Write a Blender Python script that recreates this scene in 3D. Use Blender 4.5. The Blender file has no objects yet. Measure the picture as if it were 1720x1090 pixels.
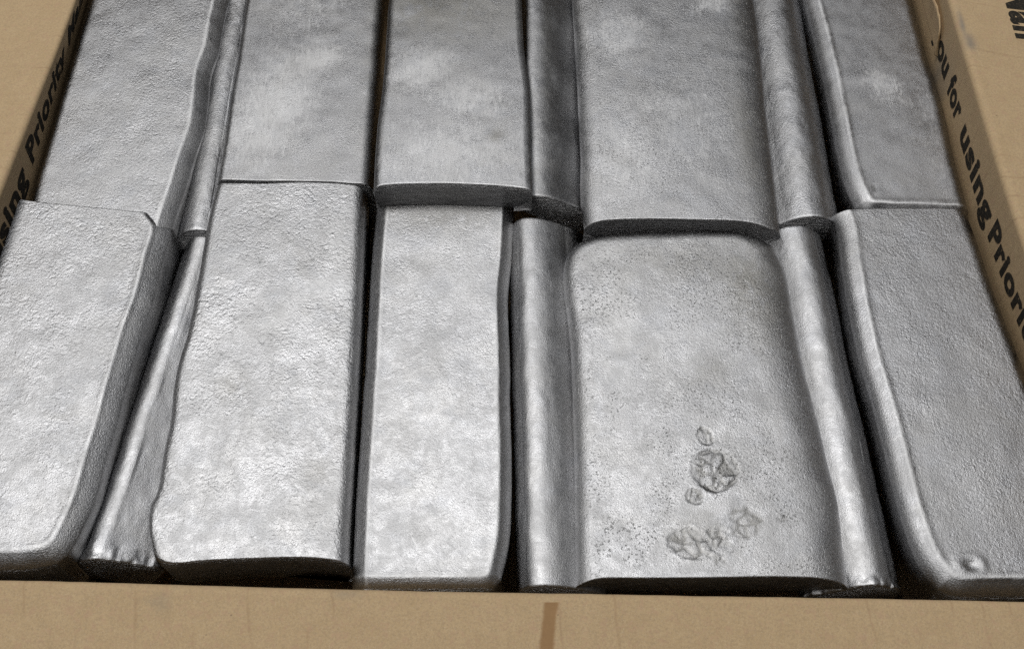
import bpy, math, random
import numpy as np
C = bpy.context.scene
COL = C.collection
random.seed(7)
CM = 0.01
# ------------------------------------------------------------------ camera, world, lamps, exposure
C.unit_settings.system = 'METRIC'
cam = bpy.data.cameras.new('camera'); co = bpy.data.objects.new('camera', cam); COL.objects.link(co)
co.location = (0, 0, 0.336); co.rotation_euler = (math.radians(30), 0, 0)
cam.sensor_width = 36; cam.sensor_fit = 'HORIZONTAL'; cam.lens = 36 * 1900 / 1720
cam.clip_start = 0.01; cam.clip_end = 50
C.camera = co
w = bpy.data.worlds.new('World'); C.world = w; w.use_nodes = True
w.node_tree.nodes['Background'].inputs['Color'].default_value = (0.95, 0.97, 1.0, 1)
w.node_tree.nodes['Background'].inputs['Strength'].default_value = 0.035
def lamp(name, loc, target, sx, sy, power, col):
    l = bpy.data.lights.new(name, 'AREA'); l.shape = 'RECTANGLE'; l.size = sx; l.size_y = sy
    l.energy = power; l.color = col
    o = bpy.data.objects.new(name, l); COL.objects.link(o); o.location = loc
    from mathutils import Vector
    o.rotation_euler = (Vector(target) - Vector(loc)).to_track_quat('-Z', 'Y').to_euler()
    return o
lamp('ceiling_lamp', (-0.02, 0.57, 1.5), (0, 0.2, 0), 1.0, 0.42, 5.0, (0.94, 0.965, 1.0))
lamp('room_lamp', (-0.36, 0.30, 1.7), (0, 0.2, 0), 0.55, 0.35, 19.0, (1.0, 0.985, 0.96))
C.view_settings.view_transform = 'Standard'; C.view_settings.look = 'None'
lamp('ceiling_bounce', (0.6, 0.6, 2.3), (0.6, 0.6, 0), 8.0, 5.0, 13.0, (1.0, 0.98, 0.95))  # unseen area light added as soft fill for slopes facing right
C.cycles.sample_clamp_indirect = 2.0
C.cycles.use_denoising = False                            # keep the fine sensor-like grain
C.view_settings.exposure = 0; C.view_settings.gamma = 1

# ------------------------------------------------------------------ helpers
def tag(o, label=None, cat=None, group=None, kind=None):
    if label: o['label'] = label
    if cat: o['category'] = cat
    if group: o['group'] = group
    if kind: o['kind'] = kind
    return o
def mesh_obj(name, V, F, mat, parent=None, loc=None, smooth=True, attrs=None):
    me = bpy.data.meshes.new(name)
    me.from_pydata([tuple(map(float, v)) for v in V], [], F); me.update()
    if smooth: me.polygons.foreach_set('use_smooth', [True] * len(me.polygons))
    for k, a in (attrs or {}).items():
        at = me.attributes.new(k, 'FLOAT', 'POINT'); at.data.foreach_set('value', np.asarray(a, dtype=np.float32))
    me.materials.append(mat)
    o = bpy.data.objects.new(name, me); COL.objects.link(o)
    if loc is not None: o.location = loc
    if parent: o.parent = parent
    return o
def hash3(ix, iy, s):
    n = (ix * 374761393 + iy * 668265263 + s * 974634777) & 0xffffffff
    n = ((n ^ (n >> 13)) * 1274126177) & 0xffffffff
    return ((n ^ (n >> 16)) & 0xffff) / 65535.0
def vnoise(x, y, s=0):                       # smooth value noise, 0..1
    ix = np.floor(x).astype(np.int64); iy = np.floor(y).astype(np.int64)
    fx = x - ix; fy = y - iy
    fx = fx * fx * (3 - 2 * fx); fy = fy * fy * (3 - 2 * fy)
    a = hash3(ix, iy, s); b = hash3(ix + 1, iy, s); c = hash3(ix, iy + 1, s); d = hash3(ix + 1, iy + 1, s)
    return (a * (1 - fx) + b * fx) * (1 - fy) + (c * (1 - fx) + d * fx) * fy
def fbm(x, y, s=0, o=3):
    t = 0; a = .5; k = 0
    for i in range(o):
        t = t + a * vnoise(x, y, s + 17 * i); k += a; a *= .5; x = x * 2.03 + 3.1; y = y * 2.03 + 1.7
    return t / k
def catmull(P, n):
    P = np.asarray(P, float)
    if len(P) == 2:
        t = np.linspace(0, 1, n)[:, None]; return P[0] * (1 - t) + P[1] * t
    Q = np.vstack([2 * P[0] - P[1], P, 2 * P[-1] - P[-2]])
    out = []
    for i in range(1, len(Q) - 2):
        d = max(8, 400 // len(P))
        t = np.linspace(0, 1, d, endpoint=False)[:, None]
        a, b, c, e = Q[i - 1], Q[i], Q[i + 1], Q[i + 2]
        # centripetal-ish: shrink tangents by chord so uneven spacing does not overshoot
        lb = np.linalg.norm(c - b); la = np.linalg.norm(b - a) + 1e-9; lc = np.linalg.norm(e - c) + 1e-9
        m1 = ((b - a) / la + (c - b) / (lb + 1e-9)) * .5 * lb; m2 = ((c - b) / (lb + 1e-9) + (e - c) / lc) * .5 * lb
        out.append((2*t**3-3*t**2+1)*b + (t**3-2*t**2+t)*m1 + (-2*t**3+3*t**2)*c + (t**3-t**2)*m2)
    out.append(P[-1][None])
    return resample(np.vstack(out), n)
def resample(P, n):
    s = np.concatenate([[0], np.cumsum(np.linalg.norm(np.diff(P, axis=0), axis=1))])
    t = np.linspace(0, s[-1], n)
    return np.stack([np.interp(t, s, P[:, 0]), np.interp(t, s, P[:, 1])], 1)

# ------------------------------------------------------------------ materials
class NT:
    def __init__(s, name):
        s.m = bpy.data.materials.new(name); s.m.use_nodes = True; s.t = s.m.node_tree
        s.b = s.t.nodes['Principled BSDF']
    def n(s, typ, **kw):
        x = s.t.nodes.new(typ)
        for k, v in kw.items(): setattr(x, k, v)
        return x
    def l(s, a, b): s.t.links.new(a, b)
    def val(s, sock, v):
        if hasattr(v, 'links'): s.l(v, sock)
        else: sock.default_value = v
    def math(s, op, a, b=0.0, c=None, clamp=False):
        x = s.n('ShaderNodeMath', operation=op); x.use_clamp = clamp
        s.val(x.inputs[0], a); s.val(x.inputs[1], b)
        if c is not None: s.val(x.inputs[2], c)
        return x.outputs[0]
    def mix(s, f, a, b):
        x = s.n('ShaderNodeMix', data_type='RGBA'); s.val(x.inputs[0], f)
        for i, v in ((6, a), (7, b)):
            if hasattr(v, 'links'): s.l(v, x.inputs[i])
            else: x.inputs[i].default_value = (*v, 1)
        return x.outputs[2]
    def ramp(s, v, a, b, c=0.0, d=1.0):
        x = s.n('ShaderNodeMapRange'); x.interpolation_type = 'SMOOTHSTEP'
        s.val(x.inputs[0], v); x.inputs[1].default_value = a; x.inputs[2].default_value = b
        x.inputs[3].default_value = c; x.inputs[4].default_value = d
        return x.outputs[0]
    def noise(s, vec, scale, detail=3, rough=.55, dist=0.0):
        x = s.n('ShaderNodeTexNoise'); s.l(vec, x.inputs['Vector']); x.inputs['Scale'].default_value = scale
        x.inputs['Detail'].default_value = detail; x.inputs['Roughness'].default_value = rough
        x.inputs['Distortion'].default_value = dist
        return x.outputs[0]
    def attr(s, name, typ='GEOMETRY'):
        x = s.n('ShaderNodeAttribute', attribute_type=typ, attribute_name=name); return x.outputs['Fac']
    def coords(s, scale=(100, 100, 100), seed=True):
        tc = s.n('ShaderNodeTexCoord'); mp = s.n('ShaderNodeMapping'); s.l(tc.outputs['Object'], mp.inputs[0])
        mp.inputs['Scale'].default_value = scale
        if not seed: return mp.outputs[0]
        cb = s.n('ShaderNodeCombineXYZ'); sd = s.attr('seed', 'OBJECT')
        s.l(s.math('MULTIPLY', sd, 17.3), cb.inputs[0]); s.l(s.math('MULTIPLY', sd, 7.7), cb.inputs[1]); s.l(sd, cb.inputs[2])
        ad = s.n('ShaderNodeVectorMath', operation='ADD'); s.l(mp.outputs[0], ad.inputs[0]); s.l(cb.outputs[0], ad.inputs[1])
        return ad.outputs[0]

def make_lead():
    N = NT('cast_lead'); v = N.coords()
    st = N.n('ShaderNodeMapping'); N.l(v, st.inputs[0]); st.inputs['Scale'].default_value = (3.2, 0.55, 1.0)
    vs = st.outputs[0]
    wear_glint = N.attr('wear_glint'); stain = N.attr('stain'); grain = N.attr('grain', 'OBJECT'); dull = N.attr('dull', 'OBJECT')
    gs = N.n('ShaderNodeVectorMath', operation='SCALE'); N.l(v, gs.inputs[0]); N.l(N.attr('size', 'OBJECT'), gs.inputs['Scale']); vg = gs.outputs[0]
    fine = N.noise(vg, 24, 3, .6); mid = N.noise(vg, 11, 2, .5, .2); big = N.noise(v, 0.55, 4, .6, .6)
    blot = N.noise(v, 2.3, 5, .65, .8); streak = N.noise(vs, 1.1, 4, .6, .3)
    wisp = N.noise(vs, 2.2, 8, .72, 2.2)
    # dark oxide film in blotches, pale rubbed smears and painted rim highlights, brown tarnish
    ox = N.ramp(N.math('ADD', N.math('MULTIPLY', blot, .6), N.math('MULTIPLY', big, .55)), .42, .72)
    rb = N.math('ADD', N.math('MULTIPLY', wear_glint, .75), N.math('MULTIPLY', N.math('SUBTRACT', wisp, .5), 1.5))
    rub = N.math('MULTIPLY', N.ramp(N.math('ADD', rb, N.math('MULTIPLY', N.math('SUBTRACT', blot, .5), .8)), .14, .92), N.ramp(wear_glint, .03, .3))
    rub2 = N.math('MULTIPLY', N.ramp(wisp, .52, .72), N.math('MULTIPLY', N.attr('rub', 'OBJECT'), .6))
    rubt = N.math('ADD', rub, rub2, clamp=True)
    c = N.mix(ox, (.465, .465, .475), (.405, .405, .41))
    c = N.mix(N.math('MULTIPLY', N.ramp(streak, .45, .75), .35), c, (.34, .335, .34))
    c = N.mix(N.math('MULTIPLY', dull, .6), c, (.25, .25, .26))
    c = N.mix(rubt, c, (.66, .66, .665))
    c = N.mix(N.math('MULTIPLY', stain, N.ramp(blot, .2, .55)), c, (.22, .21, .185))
    c = N.mix(N.math('MULTIPLY', N.attr('dirt'), N.ramp(fine, .3, .55, .5, 1.0)), c, (.10, .095, .08))
    c = N.mix(N.math('MULTIPLY', N.ramp(N.noise(v, .42, 3, .6, .5), .42, .68), .5), c, N.mix(.5, (.40, .39, .37), c))
    c = N.mix(N.math('MULTIPLY', N.ramp(N.noise(v, .9, 3, .6, .5), .5, .72), .35), c, (.37, .38, .405))
    c = N.mix(N.ramp(fine, .35, .68), N.mix(.22, c, (.16, .16, .165)), N.mix(.16, c, (.72, .72, .72)))
    speck = N.ramp(N.noise(v, 9, 2, .5), .72, .78)
    c = N.mix(N.math('MULTIPLY', speck, .10), c, (.22, .21, .20))
    pit = N.math('MULTIPLY', N.math('MULTIPLY', N.ramp(N.noise(v, 12, 3, .6), .56, .74), N.ramp(N.noise(v, .7, 2, .5), .42, .6)), N.attr('pitted', 'OBJECT'))
    c = N.mix(N.math('MULTIPLY', pit, .16), c, (.17, .165, .15))
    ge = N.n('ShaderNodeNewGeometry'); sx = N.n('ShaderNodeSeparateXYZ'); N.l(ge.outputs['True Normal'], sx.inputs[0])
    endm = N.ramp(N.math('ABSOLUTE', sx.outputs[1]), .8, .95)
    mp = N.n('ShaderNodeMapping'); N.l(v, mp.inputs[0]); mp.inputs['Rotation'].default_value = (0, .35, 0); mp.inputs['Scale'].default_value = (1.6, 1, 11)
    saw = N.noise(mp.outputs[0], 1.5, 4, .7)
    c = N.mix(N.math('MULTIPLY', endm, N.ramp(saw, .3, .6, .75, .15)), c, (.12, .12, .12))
    N.t.nodes.remove(N.b); N.b = N.n('ShaderNodeBsdfAnisotropic', distribution='BECKMANN')
    out = [x for x in N.t.nodes if x.type == 'OUTPUT_MATERIAL'][0]; N.l(N.b.outputs[0], out.inputs['Surface'])
    N.l(c, N.b.inputs['Color'])
    r = N.math('ADD', N.math('MULTIPLY', fine, .18), N.math('MULTIPLY', ox, .10))
    r = N.math('ADD', r, N.math('MULTIPLY', rubt, .10)); r = N.math('ADD', r, .385)
    N.l(r, N.b.inputs['Roughness'])
    # relief: crystalline orange peel, fine grit, saw marks on the cut ends
    vo = N.n('ShaderNodeTexVoronoi', feature='SMOOTH_F1'); 
    vd = N.n('ShaderNodeVectorMath', operation='ADD')
    nz = N.n('ShaderNodeTexNoise'); N.l(v, nz.inputs['Vector']); nz.inputs['Scale'].default_value = 5
    sc = N.n('ShaderNodeVectorMath', operation='SCALE'); N.l(nz.outputs['Color'], sc.inputs[0]); sc.inputs['Scale'].default_value = .25
    N.l(vg, vd.inputs[0]); N.l(sc.outputs[0], vd.inputs[1]); N.l(vd.outputs[0], vo.inputs['Vector']); vo.inputs['Scale'].default_value = 10
    peel = N.math('MULTIPLY', N.math('ADD', N.math('MULTIPLY', N.math('POWER', vo.outputs['Distance'], 2.0), -.42), N.math('MULTIPLY', mid, .26)), N.math('MULTIPLY', grain, N.ramp(N.noise(v, .8, 2), .3, .62, .15, 1.2)))
    peel = N.math('MULTIPLY', peel, N.attr('flat'))
    grit = N.math('MULTIPLY', fine, N.math('ADD', .38, N.math('MULTIPLY', grain, .22)))
    grit2 = N.math('MULTIPLY', N.noise(v, 50, 1, .6), .12)
    scr = N.math('MULTIPLY', N.noise(vs, 9, 3, .6), .14)
    pim = N.math('MULTIPLY', N.ramp(N.noise(v, 11, 1, .4), .60, .85), N.math('MULTIPLY', grain, .4))
    h = N.math('ADD', N.math('ADD', peel, grit), N.math('ADD', grit2, scr))
    h = N.math('SUBTRACT', h, N.math('MULTIPLY', pit, .45))
    h = N.math('ADD', h, N.math('MULTIPLY', N.math('MULTIPLY', saw, endm), 4.5))
    bu = N.n('ShaderNodeBump'); bu.inputs['Strength'].default_value = 1.0; bu.inputs['Distance'].default_value = .00024
    N.l(h, bu.inputs['Height']); N.l(bu.outputs[0], N.b.inputs['Normal'])
    return N.m
LEAD = make_lead()

def make_card(name, stain=False):
    N = NT(name); v = N.coords((100, 100, 100), False)
    ax = N.attr('axis', 'OBJECT')
    sx = N.n('ShaderNodeSeparateXYZ'); N.l(v, sx.inputs[0])
    wob = N.math('MULTIPLY', N.math('SUBTRACT', N.noise(v, .5, 2), .5), .5)
    xx = N.math('ADD', N.math('MULTIPLY', sx.outputs[0], N.math('SUBTRACT', 1.0, ax)), N.math('MULTIPLY', sx.outputs[1], ax))
    ac = N.math('ADD', N.math('MULTIPLY', sx.outputs[1], N.math('SUBTRACT', 1.0, ax)), N.math('MULTIPLY', sx.outputs[0], ax))
    xs = N.math('ADD', xx, wob)
    fl = N.math('PINGPONG', N.math('ADD', xs, N.math('MULTIPLY', ac, .12)), .42)
    line = N.ramp(fl, .0, .075, 1.0, 0.0)
    cb = N.n('ShaderNodeCombineXYZ'); N.l(N.math('MULTIPLY', xx, 1.1), cb.inputs[0]); N.l(N.math('MULTIPLY', ac, .45), cb.inputs[1]); N.l(sx.outputs[2], cb.inputs[2])
    dash = N.ramp(N.noise(cb.outputs[0], 1.0, 3, .6), .47, .66)
    fib = N.noise(v, 13, 5, .75); mot = N.noise(v, 1.6, 4, .6); fb2 = N.noise(v, 28, 2, .6)
    c = N.mix(N.ramp(mot, .25, .75), (.48, .35, .20), (.44, .315, .175))
    c = N.mix(N.math('MULTIPLY', N.ramp(fib, .40, .66), .75), c, (.345, .25, .15))
    c = N.mix(N.math('MULTIPLY', N.ramp(fb2, .48, .75), .45), c, (.56, .45, .31))
    c = N.mix(N.math('MULTIPLY', N.ramp(N.noise(v, 4.2, 4, .7, .5), .5, .68), .45), c, (.43, .275, .18))
    c = N.mix(N.math('MULTIPLY', N.math('MULTIPLY', line, dash), .32), c, (.27, .165, .095))
    c = N.mix(N.math('MULTIPLY', N.ramp(N.noise(v, 7, 1, .4), .80, .83), .6), c, (.17, .12, .08))
    c = N.mix(N.attr('smudge'), c, (.155, .15, .14))
    if stain:
        d = N.math('SUBTRACT', sx.outputs[0], N.math('ADD', 1.21, N.math('MULTIPLY', N.math('SUBTRACT', sx.outputs[1], 10.0), .12)))
        d = N.math('ADD', N.math('ABSOLUTE', d), N.math('MULTIPLY', N.math('SUBTRACT', N.noise(v, 2.2, 3), .5), .16))
        c = N.mix(N.ramp(d, .14, .27, .85, 0), c, N.mix(mot, (.19, .10, .038), (.33, .19, .085)))
    N.l(c, N.b.inputs['Base Color']); N.b.inputs['Roughness'].default_value = .82
    N.b.inputs['Specular IOR Level'].default_value = .25
    bu = N.n('ShaderNodeBump'); bu.inputs['Strength'].default_value = .5; bu.inputs['Distance'].default_value = .0003
    hh = N.math('ADD', N.math('MULTIPLY', fib, .5), N.math('MULTIPLY', N.math('PINGPONG', xs, .21), 2.6))
    N.l(hh, bu.inputs['Height']); N.l(bu.outputs[0], N.b.inputs['Normal'])
    return N.m
CARD = make_card('kraft_cardboard'); CARD_STAIN = make_card('kraft_cardboard_stained', True)
N_ = NT('black_print_ink'); vv = N_.coords((100, 100, 100), False)
N_.l(N_.mix(N_.ramp(N_.noise(vv, 9, 5, .75), .48, .78), (.022, .020, .017), (.13, .10, .065)), N_.b.inputs['Base Color']); N_.b.inputs['Roughness'].default_value = .9; N_.b.inputs['Specular IOR Level'].default_value = .1
INK = N_.m
N_ = NT('workbench_wood'); vv = N_.coords((100, 100, 100), False)
mp = N_.n('ShaderNodeMapping'); N_.l(vv, mp.inputs[0]); mp.inputs['Scale'].default_value = (.08, 1.2, 1)
N_.l(N_.mix(N_.noise(mp.outputs[0], 1.0, 5, .6, .6), (.10, .07, .045), (.22, .155, .10)), N_.b.inputs['Base Color']); N_.b.inputs['Roughness'].default_value = .6
WOOD = N_.m

# ------------------------------------------------------------------ setting: the bench under the box
FLOOR = -6.6
def slab_box(name, x0, x1, y0, y1, z0, z1, mat, parent=None):
    V = [(x*CM, y*CM, z*CM) for z in (z0, z1) for x, y in ((x0, y0), (x1, y0), (x1, y1), (x0, y1))]
    F = [(0,3,2,1), (4,5,6,7), (0,1,5,4), (1,2,6,5), (2,3,7,6), (3,0,4,7)]
    return mesh_obj(name, V, F, mat, parent, smooth=False)
tag(slab_box('tabletop', -90, 90, -40, 110, FLOOR - 4.5, FLOOR - .55, WOOD), 'brown wooden worktop under the cardboard box', None, None, 'structure')

# ------------------------------------------------------------------ the cardboard box
box = bpy.data.objects.new('cardboard_box', None); COL.objects.link(box); box.empty_display_size = .05
tag(box, 'open brown cardboard box with black lettering holding the grey metal bars', 'box')
TH = .4
# wall lines: base (x,y,z) and fold (x,y,z), both running front to back
def line3(P, n):
    P = np.asarray(P, float); s = np.concatenate([[0], np.cumsum(np.linalg.norm(np.diff(P, axis=0), axis=1))])
    t = np.linspace(0, s[-1], n); return np.stack([np.interp(t, s, P[:, k]) for k in range(3)], 1)
def smooth3(P, k=9):
    Q = P.copy(); pad = np.vstack([2*P[0]-P[1:k+1][::-1], P, 2*P[-1]-P[-k-1:-1][::-1]])
    for i in range(len(P)): Q[i] = pad[i:i+2*k+1].mean(0)
    return Q
NW = 90
RB = smooth3(line3([(18.35, 9.6, 0), (17.0, 22.8, 0), (16.9, 30, 0), (16.85, 38.9, 0)], NW))
RT = smooth3(line3([(17.75, 9.6, 2.4), (16.94, 22.23, 2.4), (16.70, 32.31, 2.4), (16.6, 38.9, 2.4)], NW))
LB = smooth3(line3([(-19.0, 10.3, 0), (-17.95, 23.8, 0), (-17.78, 29, 0), (-17.65, 34, 0), (-17.5, 38.9, 0)], NW))
LT = smooth3(line3([(-18.7, 10.3, 2.1), (-17.90, 23.8, 1.75), (-17.2, 33.0, 1.3), (-16.95, 38.9, 1.3)], NW))
FB = smooth3(line3([(-19.0, 10.3, -.4), (-15.45, 10.45, -.4), (2.5, 10.0, -.4), (15.3, 9.75, -.4), (18.35, 9.6, -.4)], NW))
FT = smooth3(line3([(-18.7, 10.50, .25), (-15.45, 10.48, .25), (-4.82, 10.12, .25), (2.5, 10.03, .25), (15.3, 9.81, .25), (18.0, 9.72, .25)], NW))
FT[:, 1] += .05 * (fbm(FT[:, 0] * 1.7, FT[:, 0] * 0 + 2.5, 31, 3) - .5)
def wall_and_flap(side, B, T, out, droop, length, axis, mat, smudge=None):
    """wall from the floor up to the fold, rolled over the fold into an outward flap; wall and flap are two parts"""
    out = np.asarray(out, float)
    n = len(B)
    # inner wall sheet rows
    rows = []
    R = .28
    tm = 1 - R / np.linalg.norm(T - B, axis=1)[:, None]
    for t in np.linspace(0, 1, 10):
        P = B + (T - B) * t * tm; rows.append(P)
    base = B.copy(); base[:, 2] = FLOOR
    rows = [base] + rows[:-1]
    # last row stops R under the fold, roll with radius R
    top = T - (T - B) / np.linalg.norm(T - B, axis=1)[:, None] * R * 1.0
    rows.append(top)
    dr = math.radians(droop)
    up = (T - B) / np.linalg.norm(T - B, axis=1)[:, None]
    flap_dir = out * math.cos(dr) + np.array([0, 0, -math.sin(dr)])
    roll = []
    for k in range(0, 9):
        a = k / 8 * math.pi / 2
        roll.append(top + up * R * math.sin(a) + flap_dir * R * (1 - math.cos(a)))
    wall_rows = rows + roll[1:] + [roll[-1] + flap_dir * .05]
    flap_rows = [roll[-1] + flap_dir * .05]
    ds = np.concatenate([np.linspace(.1, 3, 34), np.linspace(3.3, length, 30)])
    wig = 0
    for d in ds:
        sag = np.array([0, 0, -1.0]) * (.004 * d * d)
        flap_rows.append(roll[-1] + flap_dir * d + sag)
    for nm, rr in (('wall', wall_rows), ('flap', flap_rows)):
        P = np.array(rr)                                   # rows x n x 3
        m = len(rr)
        # thickness: offset along local normal away from the lit side
        du = np.gradient(P, axis=0); dv = np.gradient(P, axis=1)
        nrm = np.cross(du, dv); nrm /= np.linalg.norm(nrm, axis=2)[..., None] + 1e-12
        ref = -out if nm == 'wall' else np.array([0, 0, 1.0])
        if (nrm.reshape(-1, 3) @ ref).mean() < 0: nrm = -nrm
        P2 = P - nrm * TH
        V = np.vstack([P.reshape(-1, 3), P2.reshape(-1, 3)]) * CM
        F = []; k = m * n
        flip = np.cross(P[1, 0] - P[0, 0], P[0, 1] - P[0, 0]) @ nrm[0, 0] < 0
        def q(a, b, c, d): F.append((a, d, c, b) if flip else (a, b, c, d))
        for i in range(m - 1):
            for j in range(n - 1):
                a, b, c, d = i*n+j, (i+1)*n+j, (i+1)*n+j+1, i*n+j+1
                q(a, b, c, d); q(k+a, k+d, k+c, k+b)
        for i in range(m - 1):
            q(i*n, k+i*n, k+(i+1)*n, (i+1)*n); a = i*n+n-1; q(a, a+n, k+a+n, k+a)
        for j in range(n - 1):
            a = (m-1)*n+j
            if nm == 'wall': q(j, j+1, k+j+1, k+j)
            else: q(a, k+a, k+a+1, a+1)
        sm = np.zeros(len(V))
        if smudge is not None:
            X, Y = V[:, 0]/CM, V[:, 1]/CM
            for (sx, sy, rx, ry, am) in smudge:
                g = np.exp(-(((X-sx)/rx)**2 + ((Y-sy)/ry)**2)) * am
                sm = np.maximum(sm, g * (.5 + .8*fbm(X*3, Y*3, 5)))
        o = mesh_obj(nm, V, F, mat if nm == 'flap' else CARD, box, attrs={'smudge': np.clip(sm, 0, 1)})
        o['axis'] = float(axis)
        if nm == 'flap': fl = o; fr = (roll[-1], flap_dir)
        else: wl = o
    return wl, fl, fr
wr, flr, frR = wall_and_flap('right', RB, RT, (1, 0, 0), 7, 11, 1, CARD, [(16.95, 31.1, .10, .6, .8), (17.08, 30.2, .2, .35, .9)])
wl_, fll, frL = wall_and_flap('left', LB, LT, (-1, 0, 0), 9, 11, 1, CARD, [(-21.5, 31.5, .1, .2, .5)])
wf, flf, frF = wall_and_flap('front', FB, FT, (0, -1, 0), 6, 9, 0, CARD_STAIN, [(-11, 9.75, .14, .1, .4), (-4.95, 9.95, .3, .12, .5), (-10.4, 9.7, .15, .28, .35)])
flf['label'] = 'front flap with a brown liquid streak'
slab_box('wall', -18.2, 17.3, 38.95, 39.35, FLOOR, 2.0, CARD, box)['axis'] = 0.0
slab_box('floor', -19.3, 18.7, 9.4, 39.35, FLOOR - .5, FLOOR - .01, CARD, box)['axis'] = 0.0

# ---- lettering: text outlines mapped on to a wall or a flap
def text_mesh(body, bold=.042):
    cu = bpy.data.curves.new('lettering', 'FONT'); cu.body = body; cu.size = 1; cu.offset = bold; cu.resolution_u = 5; cu.space_character = 1.1
    o = bpy.data.objects.new('lettering', cu); COL.objects.link(o)
    dg = bpy.context.evaluated_depsgraph_get(); me = bpy.data.meshes.new_from_object(o.evaluated_get(dg))
    V = np.array([v.co[:] for v in me.vertices]); F = [tuple(p.vertices) for p in me.polygons]
    bpy.data.objects.remove(o); bpy.data.curves.remove(cu); bpy.data.meshes.remove(me)
    return V, F
def rail(P, y):
    o_ = np.argsort(P[:, 1]); return np.stack([np.interp(y, P[o_, 1], P[o_, k]) for k in range(3)], -1)
def print_word(body, ya, yb, cap, z0, side):
    """body runs from y=ya to y=yb along the wall, capitals cap high, baseline z0"""
    V, F = text_mesh(body)
    x0, x1 = V[:, 0].min(), V[:, 0].max()
    s = (V[:, 0] - x0) / (x1 - x0); h = V[:, 1] / .69 * cap + z0
    y = ya + (yb - ya) * s
    B, T = (RB, RT) if side == 'right' else (LB, LT)
    f = np.interp(y, B[:, 1], np.arange(len(B))); k = np.arange(len(B))
    b = np.stack([np.interp(f, k, B[:, i]) for i in range(3)], 1); t = np.stack([np.interp(f, k, T[:, i]) for i in range(3)], 1); L = np.linalg.norm(t - b, axis=1)
    P = b + (t - b) * (h / L)[:, None]
    P[:, 0] += -.015 if side == 'right' else .015
    return mesh_obj('lettering', P * CM, F, INK, wr if side == 'right' else wl_, smooth=False)
for wd, a, b in (('you', 32.75, 30.35), ('for', 29.85, 28.15), ('using', 27.55, 23.35), ('Priority', 23.0, 17.85), ('Mail', 17.3, 14.6)):
    print_word(wd, a, b, 1.02, .12, 'right')
for wd, a, b in (('you', 16.4, 18.6), ('for', 19.3, 21.0), ('using', 21.6, 25.55), ('Priority', 26.2, 31.5), ('Mail', 32.1, 34.6)):
    print_word(wd, a, b, .95, .12, 'left')
def print_flap(body, ya, yb, x, cap, fr, parent):
    V, F = text_mesh(body); x0, x1 = V[:, 0].min(), V[:, 0].max()
    y = ya + (yb - ya) * (V[:, 0] - x0) / (x1 - x0)
    r0, fd = fr; e = rail(r0, y); d = (x - e[:, 0]) + V[:, 1] / .69 * cap
    P = e + fd * d[:, None]; P[:, 2] += -.004 * d * d + .012
    mesh_obj('lettering', P * CM, F, INK, parent, smooth=False)
print_flap('Priority Mail', 39.0, 30.6, 19.05, 1.15, frR, flr)
# torn paper edge standing off the right wall at the back
ys = np.linspace(31.6, 38.5, 90)
b = rail(RB, ys); t = rail(RT, ys)
rag = .95 + .35 * fbm(ys * 2.2, ys * 0 + .3, 3, 4) + .25 * np.clip((ys - 31.6) / .8, 0, 1)
rag *= np.clip((ys - 31.55) / .35, 0.05, 1)
rowsT = []
for k, u in enumerate(np.linspace(0, 1, 7)):
    p = b + (t - b) * (u * rag / 2.4)[:, None]
    p[:, 0] -= .02 + .16 * u ** 2 * (.4 + fbm(ys * 1.7, ys * 0 + 4, 8)); rowsT.append(p)
P = np.array(rowsT).reshape(-1, 3); n_ = 90
V = np.vstack([P, P + np.array([.05, 0, 0])]) * CM; k_ = len(P); F = []
for i in range(6):
    for j in range(n_ - 1):
        a, b_, c_, d_ = i*n_+j, (i+1)*n_+j, (i+1)*n_+j+1, i*n_+j+1
        F.append((a, d_, c_, b_)); F.append((k_+a, k_+b_, k_+c_, k_+d_))
for j in range(n_ - 1):
    a = 6*n_+j; F.append((a, a+1, k_+a+1, k_+a))
tp = mesh_obj('torn_paper', V, F, CARD, wr); tp['axis'] = 1.0; tp['label'] = 'torn paper edge lifting off the right wall'

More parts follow.
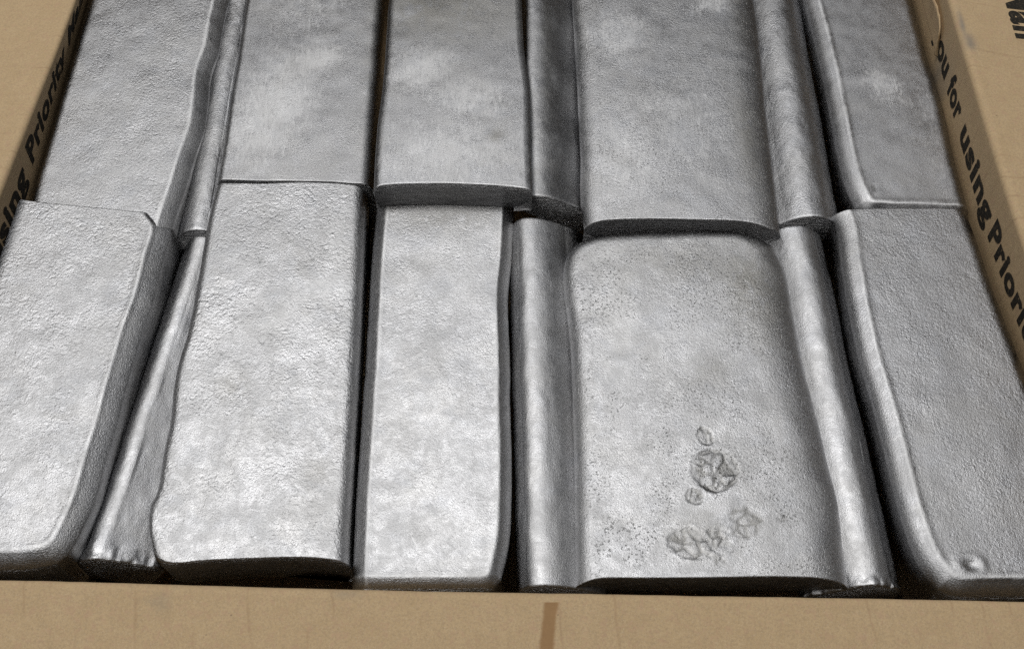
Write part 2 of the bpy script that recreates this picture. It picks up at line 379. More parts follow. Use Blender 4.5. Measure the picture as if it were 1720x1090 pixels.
# ------------------------------------------------------------------ flat ingots: height field over a measured outline
ING = {
 'B1': {"zt":-0.05,"S":[[[-17.7,38.31],[-17.58,35.06],[-17.61,31.45],[-17.67,28.11],[-17.72,25.01],[-17.65,23.82]],[[-17.65,23.82],[-15.95,23.6],[-14.22,23.54],[-12.88,23.54],[-12.4,23.68]],[[-11.83,38.44],[-11.79,35.29],[-11.84,34.3],[-11.85,32.36],[-12.01,31.18],[-11.92,29.61],[-11.88,28.29],[-12.03,27.22],[-12.13,26.17],[-12.23,25.17],[-12.34,24.3],[-12.4,23.68]],[[-17.7,38.31],[-14.73,38.21],[-11.83,38.44]]],"prof":[[0.45,0.4,2],[0.05,0.04,2],[0.5,0.33,1.2],[0.05,0.04,2]],"corners":"ssss","bead":0.012,"T":6.5,"ins":0.1,"insR":1.6,"lean":1.5},
 'B3': {"zt":0.02,"S":[[[-10.83,38.23],[-11.0,34.99],[-10.98,32.21],[-10.98,29.35],[-10.96,27.53],[-10.98,25.6]],[[-10.98,25.6],[-9.25,25.53],[-7.89,25.52],[-6.61,25.48],[-5.72,25.42],[-5.18,25.44]],[[-5.21,38.41],[-5.24,35.3],[-5.22,31.1],[-5.2,27.22],[-5.18,25.44]],[[-10.83,38.23],[-7.99,38.13],[-5.21,38.41]]],"prof":[[0.3,0.35,2],[0.05,0.04,2],[0.5,0.55,2],[0.05,0.04,2]],"corners":"ssss","T":6.5,"ins":0.0,"insR":-0.9},
 'B4': {"zt":1.3,"S":[[[-4.81,36.75],[-4.89,33.61],[-4.89,29.05],[-4.97,27.0],[-4.93,24.29]],[[-4.93,24.29],[-4.55,24.37],[-3.55,24.43],[-1.63,24.4],[-0.21,24.32],[0.72,24.19]],[[0.15,36.73],[0.35,33.56],[0.44,31.02],[0.65,28.82],[0.65,26.63],[0.72,24.19]],[[-4.81,36.75],[-2.29,36.68],[0.15,36.73]]],"prof":[[0.35,0.25,2],[0.07,0.06,2],[0.25,0.12,1.4],[0.05,0.04,2]],"corners":"ssss","T":1.33,"ins":0.15,"insR":0.65},
 'B6': {"zt":0.35,"S":[[[2.52,37.95],[2.47,34.8],[2.53,31.5],[2.55,29.02],[2.57,26.7],[2.52,24.47],[2.61,23.46]],[[2.61,23.46],[3.23,23.55],[4.62,23.6],[6.69,23.55],[8.41,23.47],[9.24,23.29],[9.68,23.25]],[[9.75,37.99],[9.96,34.87],[9.93,31.57],[9.82,29.32],[9.78,27.32],[9.74,25.06],[9.68,23.25]],[[2.52,37.95],[6.02,37.76],[9.75,37.99]]],"prof":[[0.75,0.42,2],[0.05,0.04,2],[1.2,0.42,2],[0.05,0.04,2]],"corners":"ssss","T":1.35,"ins":0.8,"lens":1,"crown":0.1},
 'B8': {"zt":-0.12,"S":[[[12.12,38.62],[12.12,35.55],[12.25,33.48],[12.34,31.28],[12.36,28.68],[12.38,26.9],[12.48,25.55],[12.71,24.64]],[[12.71,24.64],[13.11,24.3],[13.62,24.22],[15.04,24.17],[16.9,24.09]],[[16.67,38.39],[16.73,35.13],[16.77,32.44],[16.89,29.54],[16.85,26.95],[16.9,24.09]],[[12.12,38.62],[14.26,38.29],[16.67,38.39]]],"prof":[[0.5,0.42,1.7],[0.42,0.5,1.3],[0.6,0.6,2],[0.05,0.04,2]],"corners":"srss","bead":0.03,"T":6.5,"ins":1.5,"insR":0.1},
 'F1': {"zt":0.12,"S":[[[-18.26,24.61],[-18.43,24.37],[-18.46,23.21],[-18.52,19.45],[-18.59,15.62],[-18.71,12.06],[-18.51,11.06]],[[-18.51,11.06],[-17.39,10.72],[-15.77,10.83],[-15.05,10.87],[-14.46,10.98],[-14.07,11.1]],[[-12.87,24.26],[-12.52,23.8],[-12.54,22.11],[-12.6,20.74],[-12.8,19.16],[-12.93,17.64],[-13.08,15.63],[-13.18,14.53],[-13.28,13.18],[-13.5,12.18],[-13.79,11.37],[-14.07,11.1]],[[-18.26,24.61],[-16.93,24.42],[-14.82,24.26],[-13.31,24.17],[-12.87,24.26]]],"prof":[[0.35,0.4,2],[0.5,0.45,1.35],[0.55,0.33,1.12],[0.05,0.04,2]],"corners":"srrs","bead":0.03,"T":6.5,"ins":0.1,"insR":1.6,"lean":3},
 'F3': {"zt":0.0,"S":[[[-10.97,25.41],[-11.08,24.0],[-11.09,22.36],[-11.1,21.17],[-11.12,20.29],[-11.19,18.86],[-11.27,18.31],[-11.32,17.15],[-11.24,15.71],[-11.3,14.71],[-11.32,13.19],[-11.41,12.93],[-11.35,12.1],[-11.11,11.44]],[[-11.11,11.44],[-10.9,11.1],[-10.59,10.97],[-9.32,11.05],[-8.0,11.12],[-6.39,11.16],[-5.67,11.12],[-5.0,11.02]],[[-5.4,25.36],[-5.27,22.32],[-5.21,20.32],[-5.11,16.39],[-5.08,14.25],[-5.06,12.57],[-5.0,11.02]],[[-10.97,25.41],[-9.25,25.42],[-7.82,25.5],[-6.17,25.46],[-5.4,25.36]]],"prof":[[0.35,0.4,2],[0.06,0.07,1.8],[0.5,0.5,2],[0.05,0.04,2]],"corners":"srss","T":2.0,"ins":0.25,"lean":1.5},
 'F4': {"zt":-0.05,"S":[[[-5.01,24.78],[-5.05,21.79],[-5.01,19.11],[-4.99,16.32],[-4.99,13.23],[-4.9,10.22]],[[-4.9,10.22],[-3.83,10.21],[-2.55,10.21],[-1.28,10.23],[-0.58,10.31],[-0.33,10.59]],[[0.07,24.84],[0.04,23.99],[-0.02,22.37],[-0.15,20.71],[-0.08,18.61],[-0.06,16.59],[-0.02,14.84],[-0.02,13.17],[-0.09,11.75],[-0.33,10.59]],[[-5.01,24.78],[-3.5,24.75],[-1.75,24.75],[0.07,24.84]]],"prof":[[0.45,0.42,1.5],[0.38,0.45,1.8],[0.4,0.45,1.35],[0.05,0.04,2]],"corners":"ssrs","bead":0.025,"T":6.5,"ins":0.1,"insR":0.8},
 'F6': {"zt":0.05,"S":[[[2.15,22.79],[1.97,22.5],[1.83,21.91],[1.83,20.99],[1.94,19.63],[2.01,18.25],[2.01,16.16],[2.0,13.45],[1.94,10.34]],[[1.94,10.34],[2.26,10.42],[2.58,10.49],[3.98,10.51],[5.57,10.51],[8.55,10.54],[9.75,10.48],[10.32,10.38]],[[9.48,22.87],[9.78,21.81],[9.88,19.86],[9.99,17.73],[10.2,15.65],[10.31,14.36],[10.44,13.11],[10.36,11.63],[10.32,10.38]],[[2.15,22.79],[2.41,23.01],[3.0,23.24],[4.56,23.37],[7.42,23.45],[8.22,23.4],[9.04,23.16],[9.48,22.87]]],"prof":[[0.6,0.48,2],[0.05,0.04,2],[1.5,0.62,2],[0.55,0.45,2]],"corners":"rssr","T":1.75,"ins":0.7,"lens":1,"crown":0.08,"res":2.8},
 'F8': {"zt":0.1,"S":[[[11.67,24.09],[11.75,23.85],[11.72,21.81],[11.71,20.15],[11.76,18.28],[11.93,16.76],[12.05,15.05],[12.16,13.29],[12.3,11.98],[12.53,11.0],[12.98,10.23]],[[12.98,10.23],[13.52,10.0],[14.52,10.0],[15.61,10.0],[16.7,10.0],[18.11,9.97]],[[16.71,24.19],[16.86,22.64],[16.99,20.86],[17.16,19.34],[17.32,17.7],[17.7,13.88],[18.11,9.97]],[[11.67,24.09],[12.08,24.17],[12.78,24.22],[14.37,24.25],[15.82,24.24],[16.71,24.19]]],"prof":[[0.55,0.42,1.75],[0.5,0.55,1.35],[0.6,0.6,2],[0.05,0.04,2]],"corners":"srss","bead":0.035,"T":6.5,"ins":1.5,"insR":0.1},
}
SLABS = {
 'B2': {"a":[-11.49,38.76,-0.55],"b":[-11.57,23.65,-0.45],"phi":-58,"W":2.5,"T":1.7,"r":0.7},
 'F2': {"a":[-11.44,23.83,-0.9],"b":[-13.1,11.35,-0.8],"phi":-61,"W":2.1,"T":2.5,"r":0.55},
 'B5': {"a":[0.9,37.62,0.45],"b":[0.86,24.49,0.45],"phi":37,"W":3.0,"T":1.35,"r":0.62,"ease":2.2},
 'F5': {"a":[0.65,23.99,-0.1],"b":[0.98,10.3,-0.1],"phi":37,"W":2.8,"T":1.75,"r":0.8,"ease":2.0},
 'B7': {"a":[10.88,38.13,0.0],"b":[11.0,23.92,0.0],"phi":-40,"W":3.0,"T":2.4,"r":1.1,"ease":1.2},
 'F7': {"a":[10.41,23.71,-0.2],"b":[11.12,10.36,-0.3],"phi":-44,"W":3.0,"T":1.95,"r":0.88,"ease":1.25},
}

def bands(n, w, ra, rb, na=20, nb=20):
    """parameter values 0..1 across width w, crowded in the rounded edge strips"""
    fa = min(.46, max(.12, ra * 1.12) / w); fb = min(.46, max(.12, rb * 1.12) / w)
    a = fa * (1 - np.cos(np.linspace(0, math.pi / 2, na)))
    b = 1 - fb * (1 - np.cos(np.linspace(0, math.pi / 2, nb)))[::-1]
    m = np.linspace(fa, 1 - fb, n)[1:-1]
    return np.concatenate([a, m, b])
def seg_dist(P, A, vals):
    """distance of points to polyline A and the value interpolated at the nearest point"""
    best = np.full(len(P), 1e9); out = np.zeros((len(P), vals.shape[1]))
    a = A[:-1]; d = A[1:] - a; L2 = (d ** 2).sum(1) + 1e-12
    for s in range(0, len(P), 4000):
        p = P[s:s+4000]
        t = np.clip(((p[:, None] - a) * d).sum(2) / L2, 0, 1)
        q = a + d * t[..., None]; e = ((p[:, None] - q) ** 2).sum(2)
        k = e.argmin(1); r = np.arange(len(p))
        best[s:s+4000] = np.sqrt(e[r, k]); tt = t[r, k][:, None]
        out[s:s+4000] = vals[k] * (1 - tt) + vals[k+1] * tt
    return best, out
def blob(x, y, cx, cy, rx, ry, rot=0):
    c, s = math.cos(rot), math.sin(rot); X = (x-cx)*c+(y-cy)*s; Y = -(x-cx)*s+(y-cy)*c
    return np.exp(-((X/rx)**2 + (Y/ry)**2))
def crater(x, y, z, st):
    """cast blisters and pock marks near the front of the wide ingot"""
    def pit(cx, cy, r, depth, lumps, sd, el=1.0, rot=0, rk=1.0):
        nonlocal z, st
        c, s = math.cos(rot), math.sin(rot); X = ((x-cx)*c+(y-cy)*s)/el; Y = -(x-cx)*s+(y-cy)*c
        wv = fbm(x*2.2/r*.5, y*2.2/r*.5, sd) - .5
        d = np.sqrt(X*X+Y*Y)/r + (.30 + .5*(1-rk))*wv + .12*(fbm(x*9/r*.5, y*9/r*.5, sd+8)-.5)
        inside = np.clip((1-d)*5, 0, 1); inside = inside*inside*(3-2*inside)
        rs = np.random.RandomState(sd); best = np.full(len(x), 9.); hh = np.zeros(len(x)); second = np.full(len(x), 9.)
        for k in range(int(lumps)):                          # broken, tilted facets
            ang = rs.rand()*6.28; rr = math.sqrt(rs.rand())*.95; qx, qy = rr*math.cos(ang), rr*math.sin(ang)
            dd = np.hypot(X/r-qx, Y/r-qy) + .10*(fbm(x*6/r*.5, y*6/r*.5, sd+k)-.5)
            pl = (rs.rand()-.35)*.9 + (X/r-qx)*(rs.rand()-.5)*1.6 + (Y/r-qy)*(rs.rand()-.5)*1.6
            nw = dd < best; second = np.where(nw, best, np.minimum(second, dd)); hh = np.where(nw, pl*.6 + .5*(fbm(x*4/r*.5, y*4/r*.5, sd+40+k)-.5), hh); best = np.minimum(best, dd)
        crack = np.exp(-((second-best)/.09)**2)
        rim = np.exp(-((d-.97)/.09)**2)*np.clip(.2+2.6*(fbm(x*2.2/r*.5, y*2.2/r*.5, sd+2)-.32), 0, 1.2)*rk
        depth = depth*.62; z = z + inside*depth*(-.25 + hh*1.0 - crack*.55) - depth*.8*rim + depth*.12*np.exp(-((d-1.18)/.12)**2)
        st = np.maximum(st, np.maximum(.9*rim, inside*(.22+.7*crack)))
    pit(7.3, 12.2, .6, .03, 12, 26, 1.0, 0, .1)
    pit(6.45, 14.0, .70, .085, 15, 21, 1.0)
    pit(6.28, 15.2, .32, .085, 4, 22, .75, .3)
    pit(5.77, 13.14, .27, .08, 5, 23)
    pit(5.52, 11.6, .46, .085, 10, 24, 1.45, -.3, .45)
    pit(6.36, 11.75, .42, .075, 7, 25, 1.0, 0, .35)
    pit(6.34, 11.1, .24, .035, 4, 27, 1, 0, .2)
    pit(8.43, 12.45, .14, .03, 3, 28)
    return z, st
def flow_lines(x, y, z, st):
    for x0, y0, x1, y1, a in ((-9.6, 16.2, -10.0, 12.2, .02), (-8.9, 15.6, -9.5, 12.0, .035), (-10.3, 15, -10.5, 12.6, .018), (-7.2, 18, -7.5, 15, .012)):
        tt = np.clip((y - y0)/(y1 - y0), 0, 1); d = x - (x0 + (x1-x0)*tt) - .06*(fbm(y*1.5, y*0, 4)-.5)
        m_ = np.clip((y0-y)*2, 0, 1)*np.clip((y-y1)*2, 0, 1)
        z = z - a*np.exp(-(d/.05)**2)*m_ + a*.6*np.exp(-((d+.12)/.09)**2)*m_
    return z, st
def dot_dent(x, y, z, st):
    z = z - .06*blob(x, y, 13.41, 25.3, .07, .07) - .10*blob(x, y, 13.53, 24.47, .3, .12)
    return z, np.maximum(st, blob(x, y, 13.41, 25.3, .09, .09))
def blister(x, y, z, st):
    d = np.sqrt(((x-13.95)/.42)**2 + ((y-10.9)/.25)**2)
    z = z + .055*np.exp(-((d-1)/.28)**2) - .06*np.exp(-(d/.6)**2) + .06*blob(x, y, 13.75, 10.85, .14, .13)
    return z, st
def build_flat(name, seed, label, group, grain, dull, wear_glint=(), stain=(), extra=None, cat='metal bar'):
    D = ING[name]; zt = D['zt']; T = D['T']; res = D.get('res', 1)
    Ls, Fs, Rs, Bs = [catmull(s, 90) for s in D['S']]
    # small casting wobble along the edges
    for S_, ax in ((Ls, 0), (Rs, 0)):
        u = np.linspace(0, 1, 90); S_[:, 0] += .035 * (fbm(S_[:, 1] * 1.3, u * 0 + seed, seed) - .5) * np.sin(u * math.pi)
    pL, pF, pR, pB = [np.tile(np.array(p, float), (90, 1)) for p in D['prof']]
    cr = D['corners']                                        # BL FL FR BR
    sides = [('L', Ls, pL), ('F', Fs, pF), ('R', Rs[::-1], pR), ('B', Bs[::-1], pB)]   # counter-clockwise loop
    brk = [cr[1] == 's', cr[2] == 's', cr[3] == 's', cr[0] == 's']                    # break after side i
    start = next((i + 1 for i in range(4) if brk[i]), 0)
    chains = []; cur = None
    for k in range(4):
        i = (start + k) % 4; nm, P, v = sides[i]
        cur = [P, v] if cur is None else [np.vstack([cur[0], P[1:]]), np.vstack([cur[1], v[1:]])]
        if brk[i] or k == 3: chains.append(cur); cur = None
    org = np.array([(Ls[:, 0].mean() + Rs[:, 0].mean()) / 2, (Fs[:, 1].mean() + Bs[:, 1].mean()) / 2])
    wx = np.linalg.norm(Ls.mean(0) - Rs.mean(0)); wy = np.linalg.norm(Fs.mean(0) - Bs.mean(0))
    U = bands(int(46 * res), wx, D['prof'][0][0], D['prof'][2][0])
    Vv = bands(int(100 * res), wy, D['prof'][1][0], D['prof'][3][0])
    nu, nv = len(U), len(Vv)
    def samp(P, t):
        k = np.linspace(0, 1, len(P)); return np.stack([np.interp(t, k, P[:, 0]), np.interp(t, k, P[:, 1])], 1)
    L_ = samp(Ls[::-1], Vv); R_ = samp(Rs[::-1], Vv); F_ = samp(Fs, U); B_ = samp(Bs, U)     # v: front -> back
    u = U[None, :, None]; v = Vv[:, None, None]
    G = (1-u)*L_[:, None] + u*R_[:, None] + (1-v)*F_[None] + v*B_[None] \
        - ((1-u)*(1-v)*F_[0] + u*(1-v)*F_[-1] + (1-u)*v*B_[0] + u*v*B_[-1])
    P = G.reshape(-1, 2)
    z = np.zeros(len(P))
    for ch, val in chains:
        A, vv = ch.copy(), val.copy()
        if len(A) > 100:                                    # blend the profile round the soft corners
            k = 14; pad = np.vstack([np.repeat(vv[:1], k, 0), vv, np.repeat(vv[-1:], k, 0)])
            vv = np.array([pad[i:i+2*k+1].mean(0) for i in range(len(vv))])
        closed = np.linalg.norm(A[0] - A[-1]) < 1e-6 and len(chains) == 1
        if not closed:
            A = np.vstack([A[0] + (A[0]-A[2])/np.linalg.norm(A[0]-A[2])*4, A, A[-1] + (A[-1]-A[-3])/np.linalg.norm(A[-1]-A[-3])*4])
            vv = np.vstack([vv[:1], vv, vv[-1:]])
        d, pv = seg_dist(P, A, vv)
        rx, rz, p = pv[:, 0], pv[:, 1], pv[:, 2]
        q = np.clip(1 - d / rx, 0, 1)
        z -= rz * (1 - np.clip(1 - q ** p, 0, 1) ** (1 / p))
    x, y = P[:, 0], P[:, 1]
    uu = np.broadcast_to(U[None, :], (nv, nu)).ravel(); vv_ = np.broadcast_to(Vv[:, None], (nv, nu)).ravel()
    z -= math.tan(math.radians(D.get('lean', 0))) * (x - org[0])
    z -= D.get('crown', .03) * (2*uu-1) ** 2
    z += .05 * (fbm(x * .45, y * .45, seed) - .5) + .022 * (fbm(x * 1.4, y * 1.4, seed + 5, 2) - .5)
    inner = np.clip(np.minimum(np.minimum(uu, 1-uu) * wx, np.minimum(vv_, 1-vv_) * wy) / .4, 0, 1)
    z += .006 * (fbm(x * 4, y * 4, seed + 9, 2) - .5) * grain * inner
    wr_ = np.zeros(len(P)); st_ = np.zeros(len(P))
    if 'bead' in D:                                         # raised lip along the cast rims, its highlight also painted in pale
        for ch, val in chains:
            dd, pv = seg_dist(P, ch, val)
            ok = np.clip((pv[:, 0] - .12) / .1, 0, 1) * (pv[:, 2] < 1.9)
            b_ = np.exp(-((dd - pv[:, 0]*1.05)/.10)**2) * ok * (.55 + .9*fbm(x*.7, y*.7, seed+60))
            z += D['bead'] * b_; wr_ = np.maximum(wr_, .9*b_)
    for (cx, cy, rx, ry, rot, am) in wear_glint: wr_ = np.maximum(wr_, am * blob(x, y, cx, cy, rx, ry, rot))
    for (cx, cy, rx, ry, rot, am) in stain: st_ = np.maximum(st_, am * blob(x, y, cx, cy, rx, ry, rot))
    dirt = np.zeros(len(P))
    if extra: z, dirt = extra(x, y, z, dirt)
    dirt = np.clip(dirt, 0, .85)
    edge = np.full(len(P), 9.)
    for ch, val in chains:
        dd, pv = seg_dist(P, ch, val); edge = np.minimum(edge, np.clip((dd - pv[:, 0]*np.where(pv[:, 2] < 1.8, .95, .3)) / .12, 0, 1))
    fl_ = np.clip(edge, .12, 1)
    # skirt
    ring = [(0, j) for j in range(nu)] + [(i, nu-1) for i in range(1, nv)] + [(nv-1, j) for j in range(nu-2, -1, -1)] + [(i, 0) for i in range(nv-2, 0, -1)]
    idx = np.array([i*nu+j for i, j in ring]); Q = P[idx]; ze = z[idx]; m = len(idx)
    tg = np.roll(Q, -1, 0) - np.roll(Q, 1, 0); nr = np.stack([tg[:, 1], -tg[:, 0]], 1)
    nr /= np.linalg.norm(nr, axis=1)[:, None] + 1e-9
    inR = D.get('insR', D['ins'])
    # side insets: the cut ends stay upright, the long sides draw in towards the base
    isy = np.abs(nr[:, 1]) > .8
    ins = np.where(isy, .04, np.where(nr[:, 0] > 0, inR, D['ins']))
    prof = [(.12, -.03), (.3, -.14), (.5, -.36), (.75, -.68), (1.0, -1.0)] if D.get('lens') else [(.035, .012), (.12, .02), (.35, 0), (.7, -.55), (1.0, -1.0)]
    allV = [np.column_stack([P - org, z])]; wall_h = (T + ze)
    for f, o in prof:
        off = np.where(o > 0, o, o * ins)
        zz = ze - wall_h * f
        lens = .0
        allV.append(np.column_stack([Q + nr * off[:, None] - org, zz]))
    V = np.vstack(allV) * CM
    F = []
    I_ = np.arange(nu*nv).reshape(nv, nu)
    quads = np.stack([I_[:-1, :-1], I_[:-1, 1:], I_[1:, 1:], I_[1:, :-1]], -1).reshape(-1, 4)
    F += [tuple(q) for q in quads.tolist()]
    prev = idx
    for r in range(len(prof)):
        cur_ = nu*nv + r*m + np.arange(m)
        a, b2 = prev, np.roll(prev, -1); c2, d2 = np.roll(cur_, -1), cur_
        F += [tuple(t) for t in np.stack([d2, c2, b2, a], 1).tolist()]
        prev = cur_
    F.append(tuple(prev[::-1].tolist()))
    ext = len(V) - nu*nv
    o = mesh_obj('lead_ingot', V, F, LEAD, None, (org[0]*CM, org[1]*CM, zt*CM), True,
                 {'dirt': np.concatenate([dirt, np.zeros(ext)]), 'flat': np.concatenate([fl_, np.full(ext, .15)]), 'wear_glint': np.concatenate([wr_, np.zeros(ext)]), 'stain': np.concatenate([st_, np.tile(st_[idx], len(prof))])})
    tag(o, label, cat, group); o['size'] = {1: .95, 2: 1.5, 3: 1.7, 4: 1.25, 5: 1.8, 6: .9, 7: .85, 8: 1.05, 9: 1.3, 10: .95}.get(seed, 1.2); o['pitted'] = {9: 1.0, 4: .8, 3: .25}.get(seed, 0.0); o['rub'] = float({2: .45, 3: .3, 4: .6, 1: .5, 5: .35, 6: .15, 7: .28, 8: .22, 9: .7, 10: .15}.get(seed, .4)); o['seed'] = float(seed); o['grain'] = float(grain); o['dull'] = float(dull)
    return o

# ------------------------------------------------------------------ tilted ingots: a rounded section swept along its ridge
def build_slab(name, seed, label, group, grain, dull, wear_glint=(), stain=(), bend=.05, dent=None):
    D = SLABS[name]; W, T, r = D['W'], D['T'], D['r']; a = np.array(D['a']); b = np.array(D['b'])
    sgn = 1 if D['phi'] > 0 else -1                           # +: falls to the right
    ph = abs(math.radians(D['phi']))
    # rounded rectangle: upper end radius r, lower end radius .35, in (along, normal)
    pts = []
    def arc(cx, cy, rr, a0, a1, n):
        for t in np.linspace(a0, a1, n): pts.append((cx + rr*math.cos(t), cy + rr*math.sin(t)))
    r2 = min(.45, T*.45); rb_ = min(r*.8, T - r - .02)
    rb_ = max(.15, rb_)
    rx = r * D.get('ease', 1.0)                               # upper edge: quarter ellipse easing into the wide face
    for t in np.linspace(math.pi, math.pi/2, 40): pts.append((rx + rx*math.cos(t), -r + r*math.sin(t)))
    for t in np.linspace(0, 1, 26)[1:-1]: pts.append((rx + (W-rx-r2)*t, .04*math.sin(math.pi*t)))
    arc(W-r2, -r2, r2, math.pi/2, 0, 10)
    arc(W-r2, -T+r2, r2, 0, -math.pi/2, 10)
    for t in np.linspace(1, 0, 14)[1:-1]: pts.append((rb_ + (W-rb_-r2)*t, -T))
    arc(rb_, -T+rb_, rb_, -math.pi/2, -math.pi, 16)
    if T-r-rb_ > .1:
        for t in np.linspace(0, 1, 24)[1:-1]: pts.append((0.0, -T+rb_+(T-r-rb_)*t))
    S = np.array(pts)
    X = S[:, 0]*math.cos(ph) + S[:, 1]*math.sin(ph); Z = -S[:, 0]*math.sin(ph) + S[:, 1]*math.cos(ph)
    k = Z.argmax(); X -= X[k]; Z -= Z[k]; X *= sgn
    n = len(S); m = 170
    Lg = np.linalg.norm(b - a)
    tt = np.concatenate([[0, .0018, .005], np.linspace(.01, .99, m-6), [.995, .9982, 1]])
    ex = np.concatenate([[.06, .018, 0], np.zeros(m-6), [0, .018, .06]])            # softened end edges
    cxm, czm = X.mean(), Z.mean()
    V = []; wr_ = []; st_ = []
    arcs = np.concatenate([[0], np.cumsum(np.hypot(np.diff(X), np.diff(Z)))])
    c0 = (a + b) / 2
    dX = np.gradient(X); dZ = np.gradient(Z); nX, nZ = -dZ, dX; nl = np.hypot(nX, nZ); nX /= nl; nZ /= nl
    if (nX*(X-cxm) + nZ*(Z-czm)).mean() < 0: nX, nZ = -nX, -nZ
    for t, e in zip(tt, ex):
        p = a + (b - a) * t
        wob = bend * (fbm(np.array([t*5.0]), np.array([seed*1.3]), seed)[0] - .5) * 2
        sh = .05*(fbm(arcs*.8, arcs*0 + t*Lg*.55, seed+3) - .5) + .018*(fbm(arcs*3, arcs*0 + t*Lg*1.6, seed+6) - .5)*(1+grain)
        if dent is not None: sh = sh + dent(t*Lg, arcs)
        px = p[0] + X + nX*(sh - e) + wob; pz = p[2] + Z + nZ*(sh - e)
        py = np.full(n, p[1])
        V.append(np.column_stack([px, py, pz]))
        g = np.zeros(n); s2 = np.zeros(n)
        for (ct, ca, rt, ra, am) in wear_glint: g = np.maximum(g, am*np.exp(-((t*Lg-ct)/rt)**2 - ((arcs-ca)/ra)**2))
        for (ct, ca, rt, ra, am) in stain: s2 = np.maximum(s2, am*np.exp(-((t*Lg-ct)/rt)**2 - ((arcs-ca)/ra)**2))
        wr_.append(g); st_.append(s2)
    m = len(tt)
    V = (np.vstack(V) - c0) * CM
    F = []
    for i in range(m-1):
        for j in range(n):
            j2 = (j+1) % n
            q = (i*n+j, i*n+j2, (i+1)*n+j2, (i+1)*n+j)
            F.append(q if sgn < 0 else q[::-1])
    e0 = tuple(range(n)); e1 = tuple((m-1)*n + j for j in range(n))
    F.append(e0[::-1] if sgn < 0 else e0); F.append(e1 if sgn < 0 else e1[::-1])
    o = mesh_obj('lead_ingot', V, F, LEAD, None, tuple(c0*CM), True, {'flat': np.full(m*n, .8), 'wear_glint': np.concatenate(wr_), 'stain': np.concatenate(st_)})
    tag(o, label, 'metal bar', group); o['size'] = {1: .95, 2: 1.5, 3: 1.7, 4: 1.25, 5: 1.8, 6: .9, 7: .85, 8: 1.05, 9: 1.3, 10: .95}.get(seed, 1.2); o['pitted'] = {9: 1.0, 4: .8, 3: .25}.get(seed, 0.0); o['rub'] = float({2: .45, 3: .3, 4: .6, 1: .5, 5: .35, 6: .15, 7: .28, 8: .22, 9: .7, 10: .15}.get(seed, .4)); o['seed'] = float(seed); o['grain'] = float(grain); o['dull'] = float(dull)
    return o

GF = 'lead ingots lying flat in the box'; GT = 'lead ingots wedged on their side between the flat ones'
build_flat('B1', 1, 'silvery flat ingot with wavy right edge along the left box wall, far row', GF, .9, .1, wear_glint=[(-14.5, 27, 2, 4, 0, .3)])
build_flat('B3', 2, 'mottled grey flat ingot just left of the raised one, far row', GF, .35, .5,
           wear_glint=[(-9.2, 29, 1.6, 3.5, -.3, 1), (-7.8, 31.5, 1.2, .7, .4, 1), (-8.5, 35.5, 2, 3, 0, .5)], stain=[(-5.4, 34, .5, 5, 0, .6)])
build_flat('B4', 3, 'raised ingot with a blunt square front end standing above the ingot before it', GF, .25, .5,
           wear_glint=[(-3.4, 29.9, 1.3, 1.1, .5, 1), (-1.6, 28.4, 1.8, 1.0, -.2, .85), (-2.2, 25.6, 3, 1.9, 0, .8)], stain=[(-3.0, 33.4, 3.5, 2.2, 0, .9), (-.6, 26.6, .3, .3, 0, .8)])
build_flat('B6', 4, 'wide ingot with domed top and dark lens shaped front end, far row', GF, .5, .3,
           wear_glint=[(4.2, 32.5, 1.3, 1.2, .4, 1), (8.2, 34.2, 1.2, .5, .2, .9), (4.2, 26.3, 1.6, 3.0, 0, .7), (6.5, 28, 2.5, 3, 0, .5)], stain=[(3.4, 36, .6, 1.5, 0, .9), (8.9, 27.5, .6, 3, 0, .7), (9.4, 34, .5, 3, 0, .6)])
build_flat('B8', 5, 'smooth dark grey ingot with bright rounded front corner along the right box wall, far row', GF, .08, .52,
           wear_glint=[(14.6, 30.3, .7, 1.4, .6, .8), (16, 28, .6, 5, 0, .4)], extra=dot_dent)
build_flat('F1', 6, 'silvery ingot with large rounded front corner in the near left corner of the box', GF, 1.5, .02)
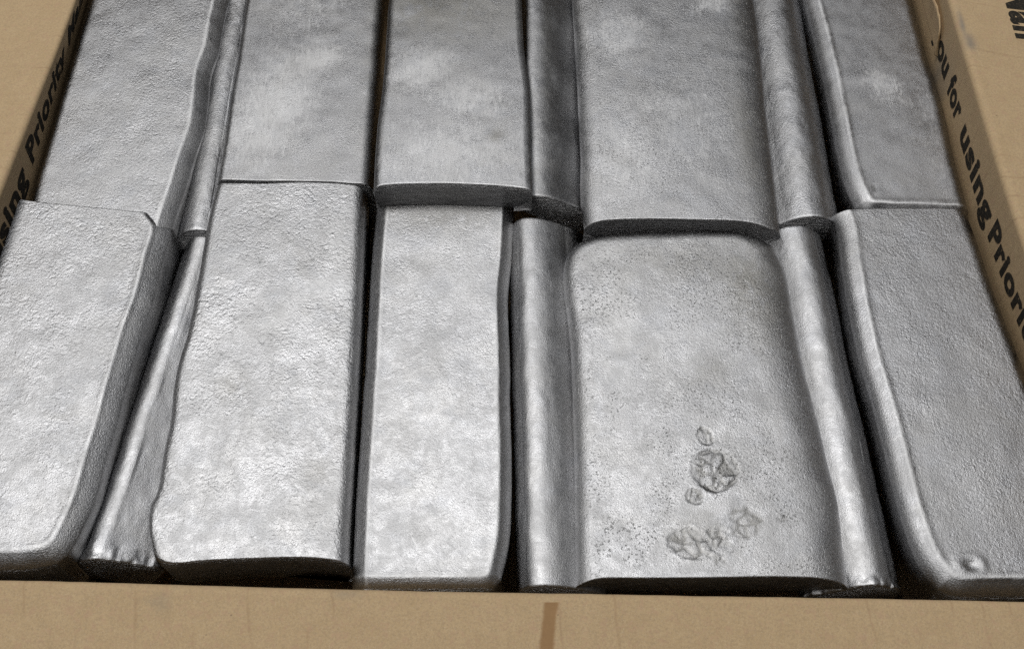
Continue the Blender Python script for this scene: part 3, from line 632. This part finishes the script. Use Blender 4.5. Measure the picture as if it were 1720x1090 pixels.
build_flat('F3', 7, 'bright flat ingot with orange peel texture and black shadowed front end, near row', GF, 1.45, .02,
           wear_glint=[(-6.6, 20.8, 1.3, .8, .4, 1), (-8.2, 19.5, 1.2, .5, .4, .9), (-6.3, 23, .5, 1.5, 0, .8)], stain=[(-9.3, 17, .5, .6, 0, .5), (-6.3, 14, .4, .4, 0, .4)], extra=flow_lines)
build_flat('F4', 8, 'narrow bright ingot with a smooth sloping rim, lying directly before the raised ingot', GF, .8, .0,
           wear_glint=[(-1.5, 21.5, 1.5, 2, .3, .6)], stain=[(-2.6, 23.9, 2.2, .55, 0, .55)])
build_flat('F6', 9, 'wide pitted ingot with a round blistered crater near its front end', GF, .75, .0,
           wear_glint=[(3.6, 19, 1.0, 3, 0, .9), (6, 19, 2.5, 2, .3, .6), (3.3, 22.2, 1.0, .35, .35, 1)], stain=[(8.5, 20.8, 1.0, 1.8, .3, .9), (6.5, 21.8, 2.5, .9, 0, .5), (6.6, 17.6, .7, .6, 0, .35), (6.2, 12.0, 1.8, .8, 0, .3)], extra=crater)
build_flat('F8', 10, 'dull dark grey ingot with a teardrop blister in the near right corner of the box', GF, 1.0, .62, extra=blister)
build_slab('B2', 11, 'thin sliver of a tilted ingot between the two leftmost flat ingots, far row', GT, .9, .0)
build_slab('F2', 12, 'steeply leaning ingot beside the black gap at the left, near row', GT, .4, .0, dent=lambda yy, s: .16*np.clip((yy-11.9)/.5, 0, 1)*(fbm(s*3, s*0+yy*3, 77)-.4))
build_slab('B5', 13, 'tilted ingot sloping down from the raised ingot to the wide one, far row', GT, .15, .1, stain=[(5, .9, 5, .25, .5)],
           dent=lambda yy, s: .05*np.exp(-((s-1.9)/.6)**2)*np.sin(yy*1.9+.6))
build_slab('F5', 14, 'tilted ingot with bright rounded ridge left of the pitted wide ingot', GT, .25, .1, stain=[(.5, 2.0, 1.2, .5, .5)])
build_slab('B7', 15, 'rough tilted ingot between the far wide ingot and the smooth dark one', GT, .8, .35)
build_slab('F7', 16, 'tilted ingot with bright ridge right of the pitted wide ingot', GT, .35, .2, dent=lambda yy, s: .22*np.clip((yy-12.95)/.3, 0, 1)*(fbm(s*3, s*0+yy*3, 78)-.35))
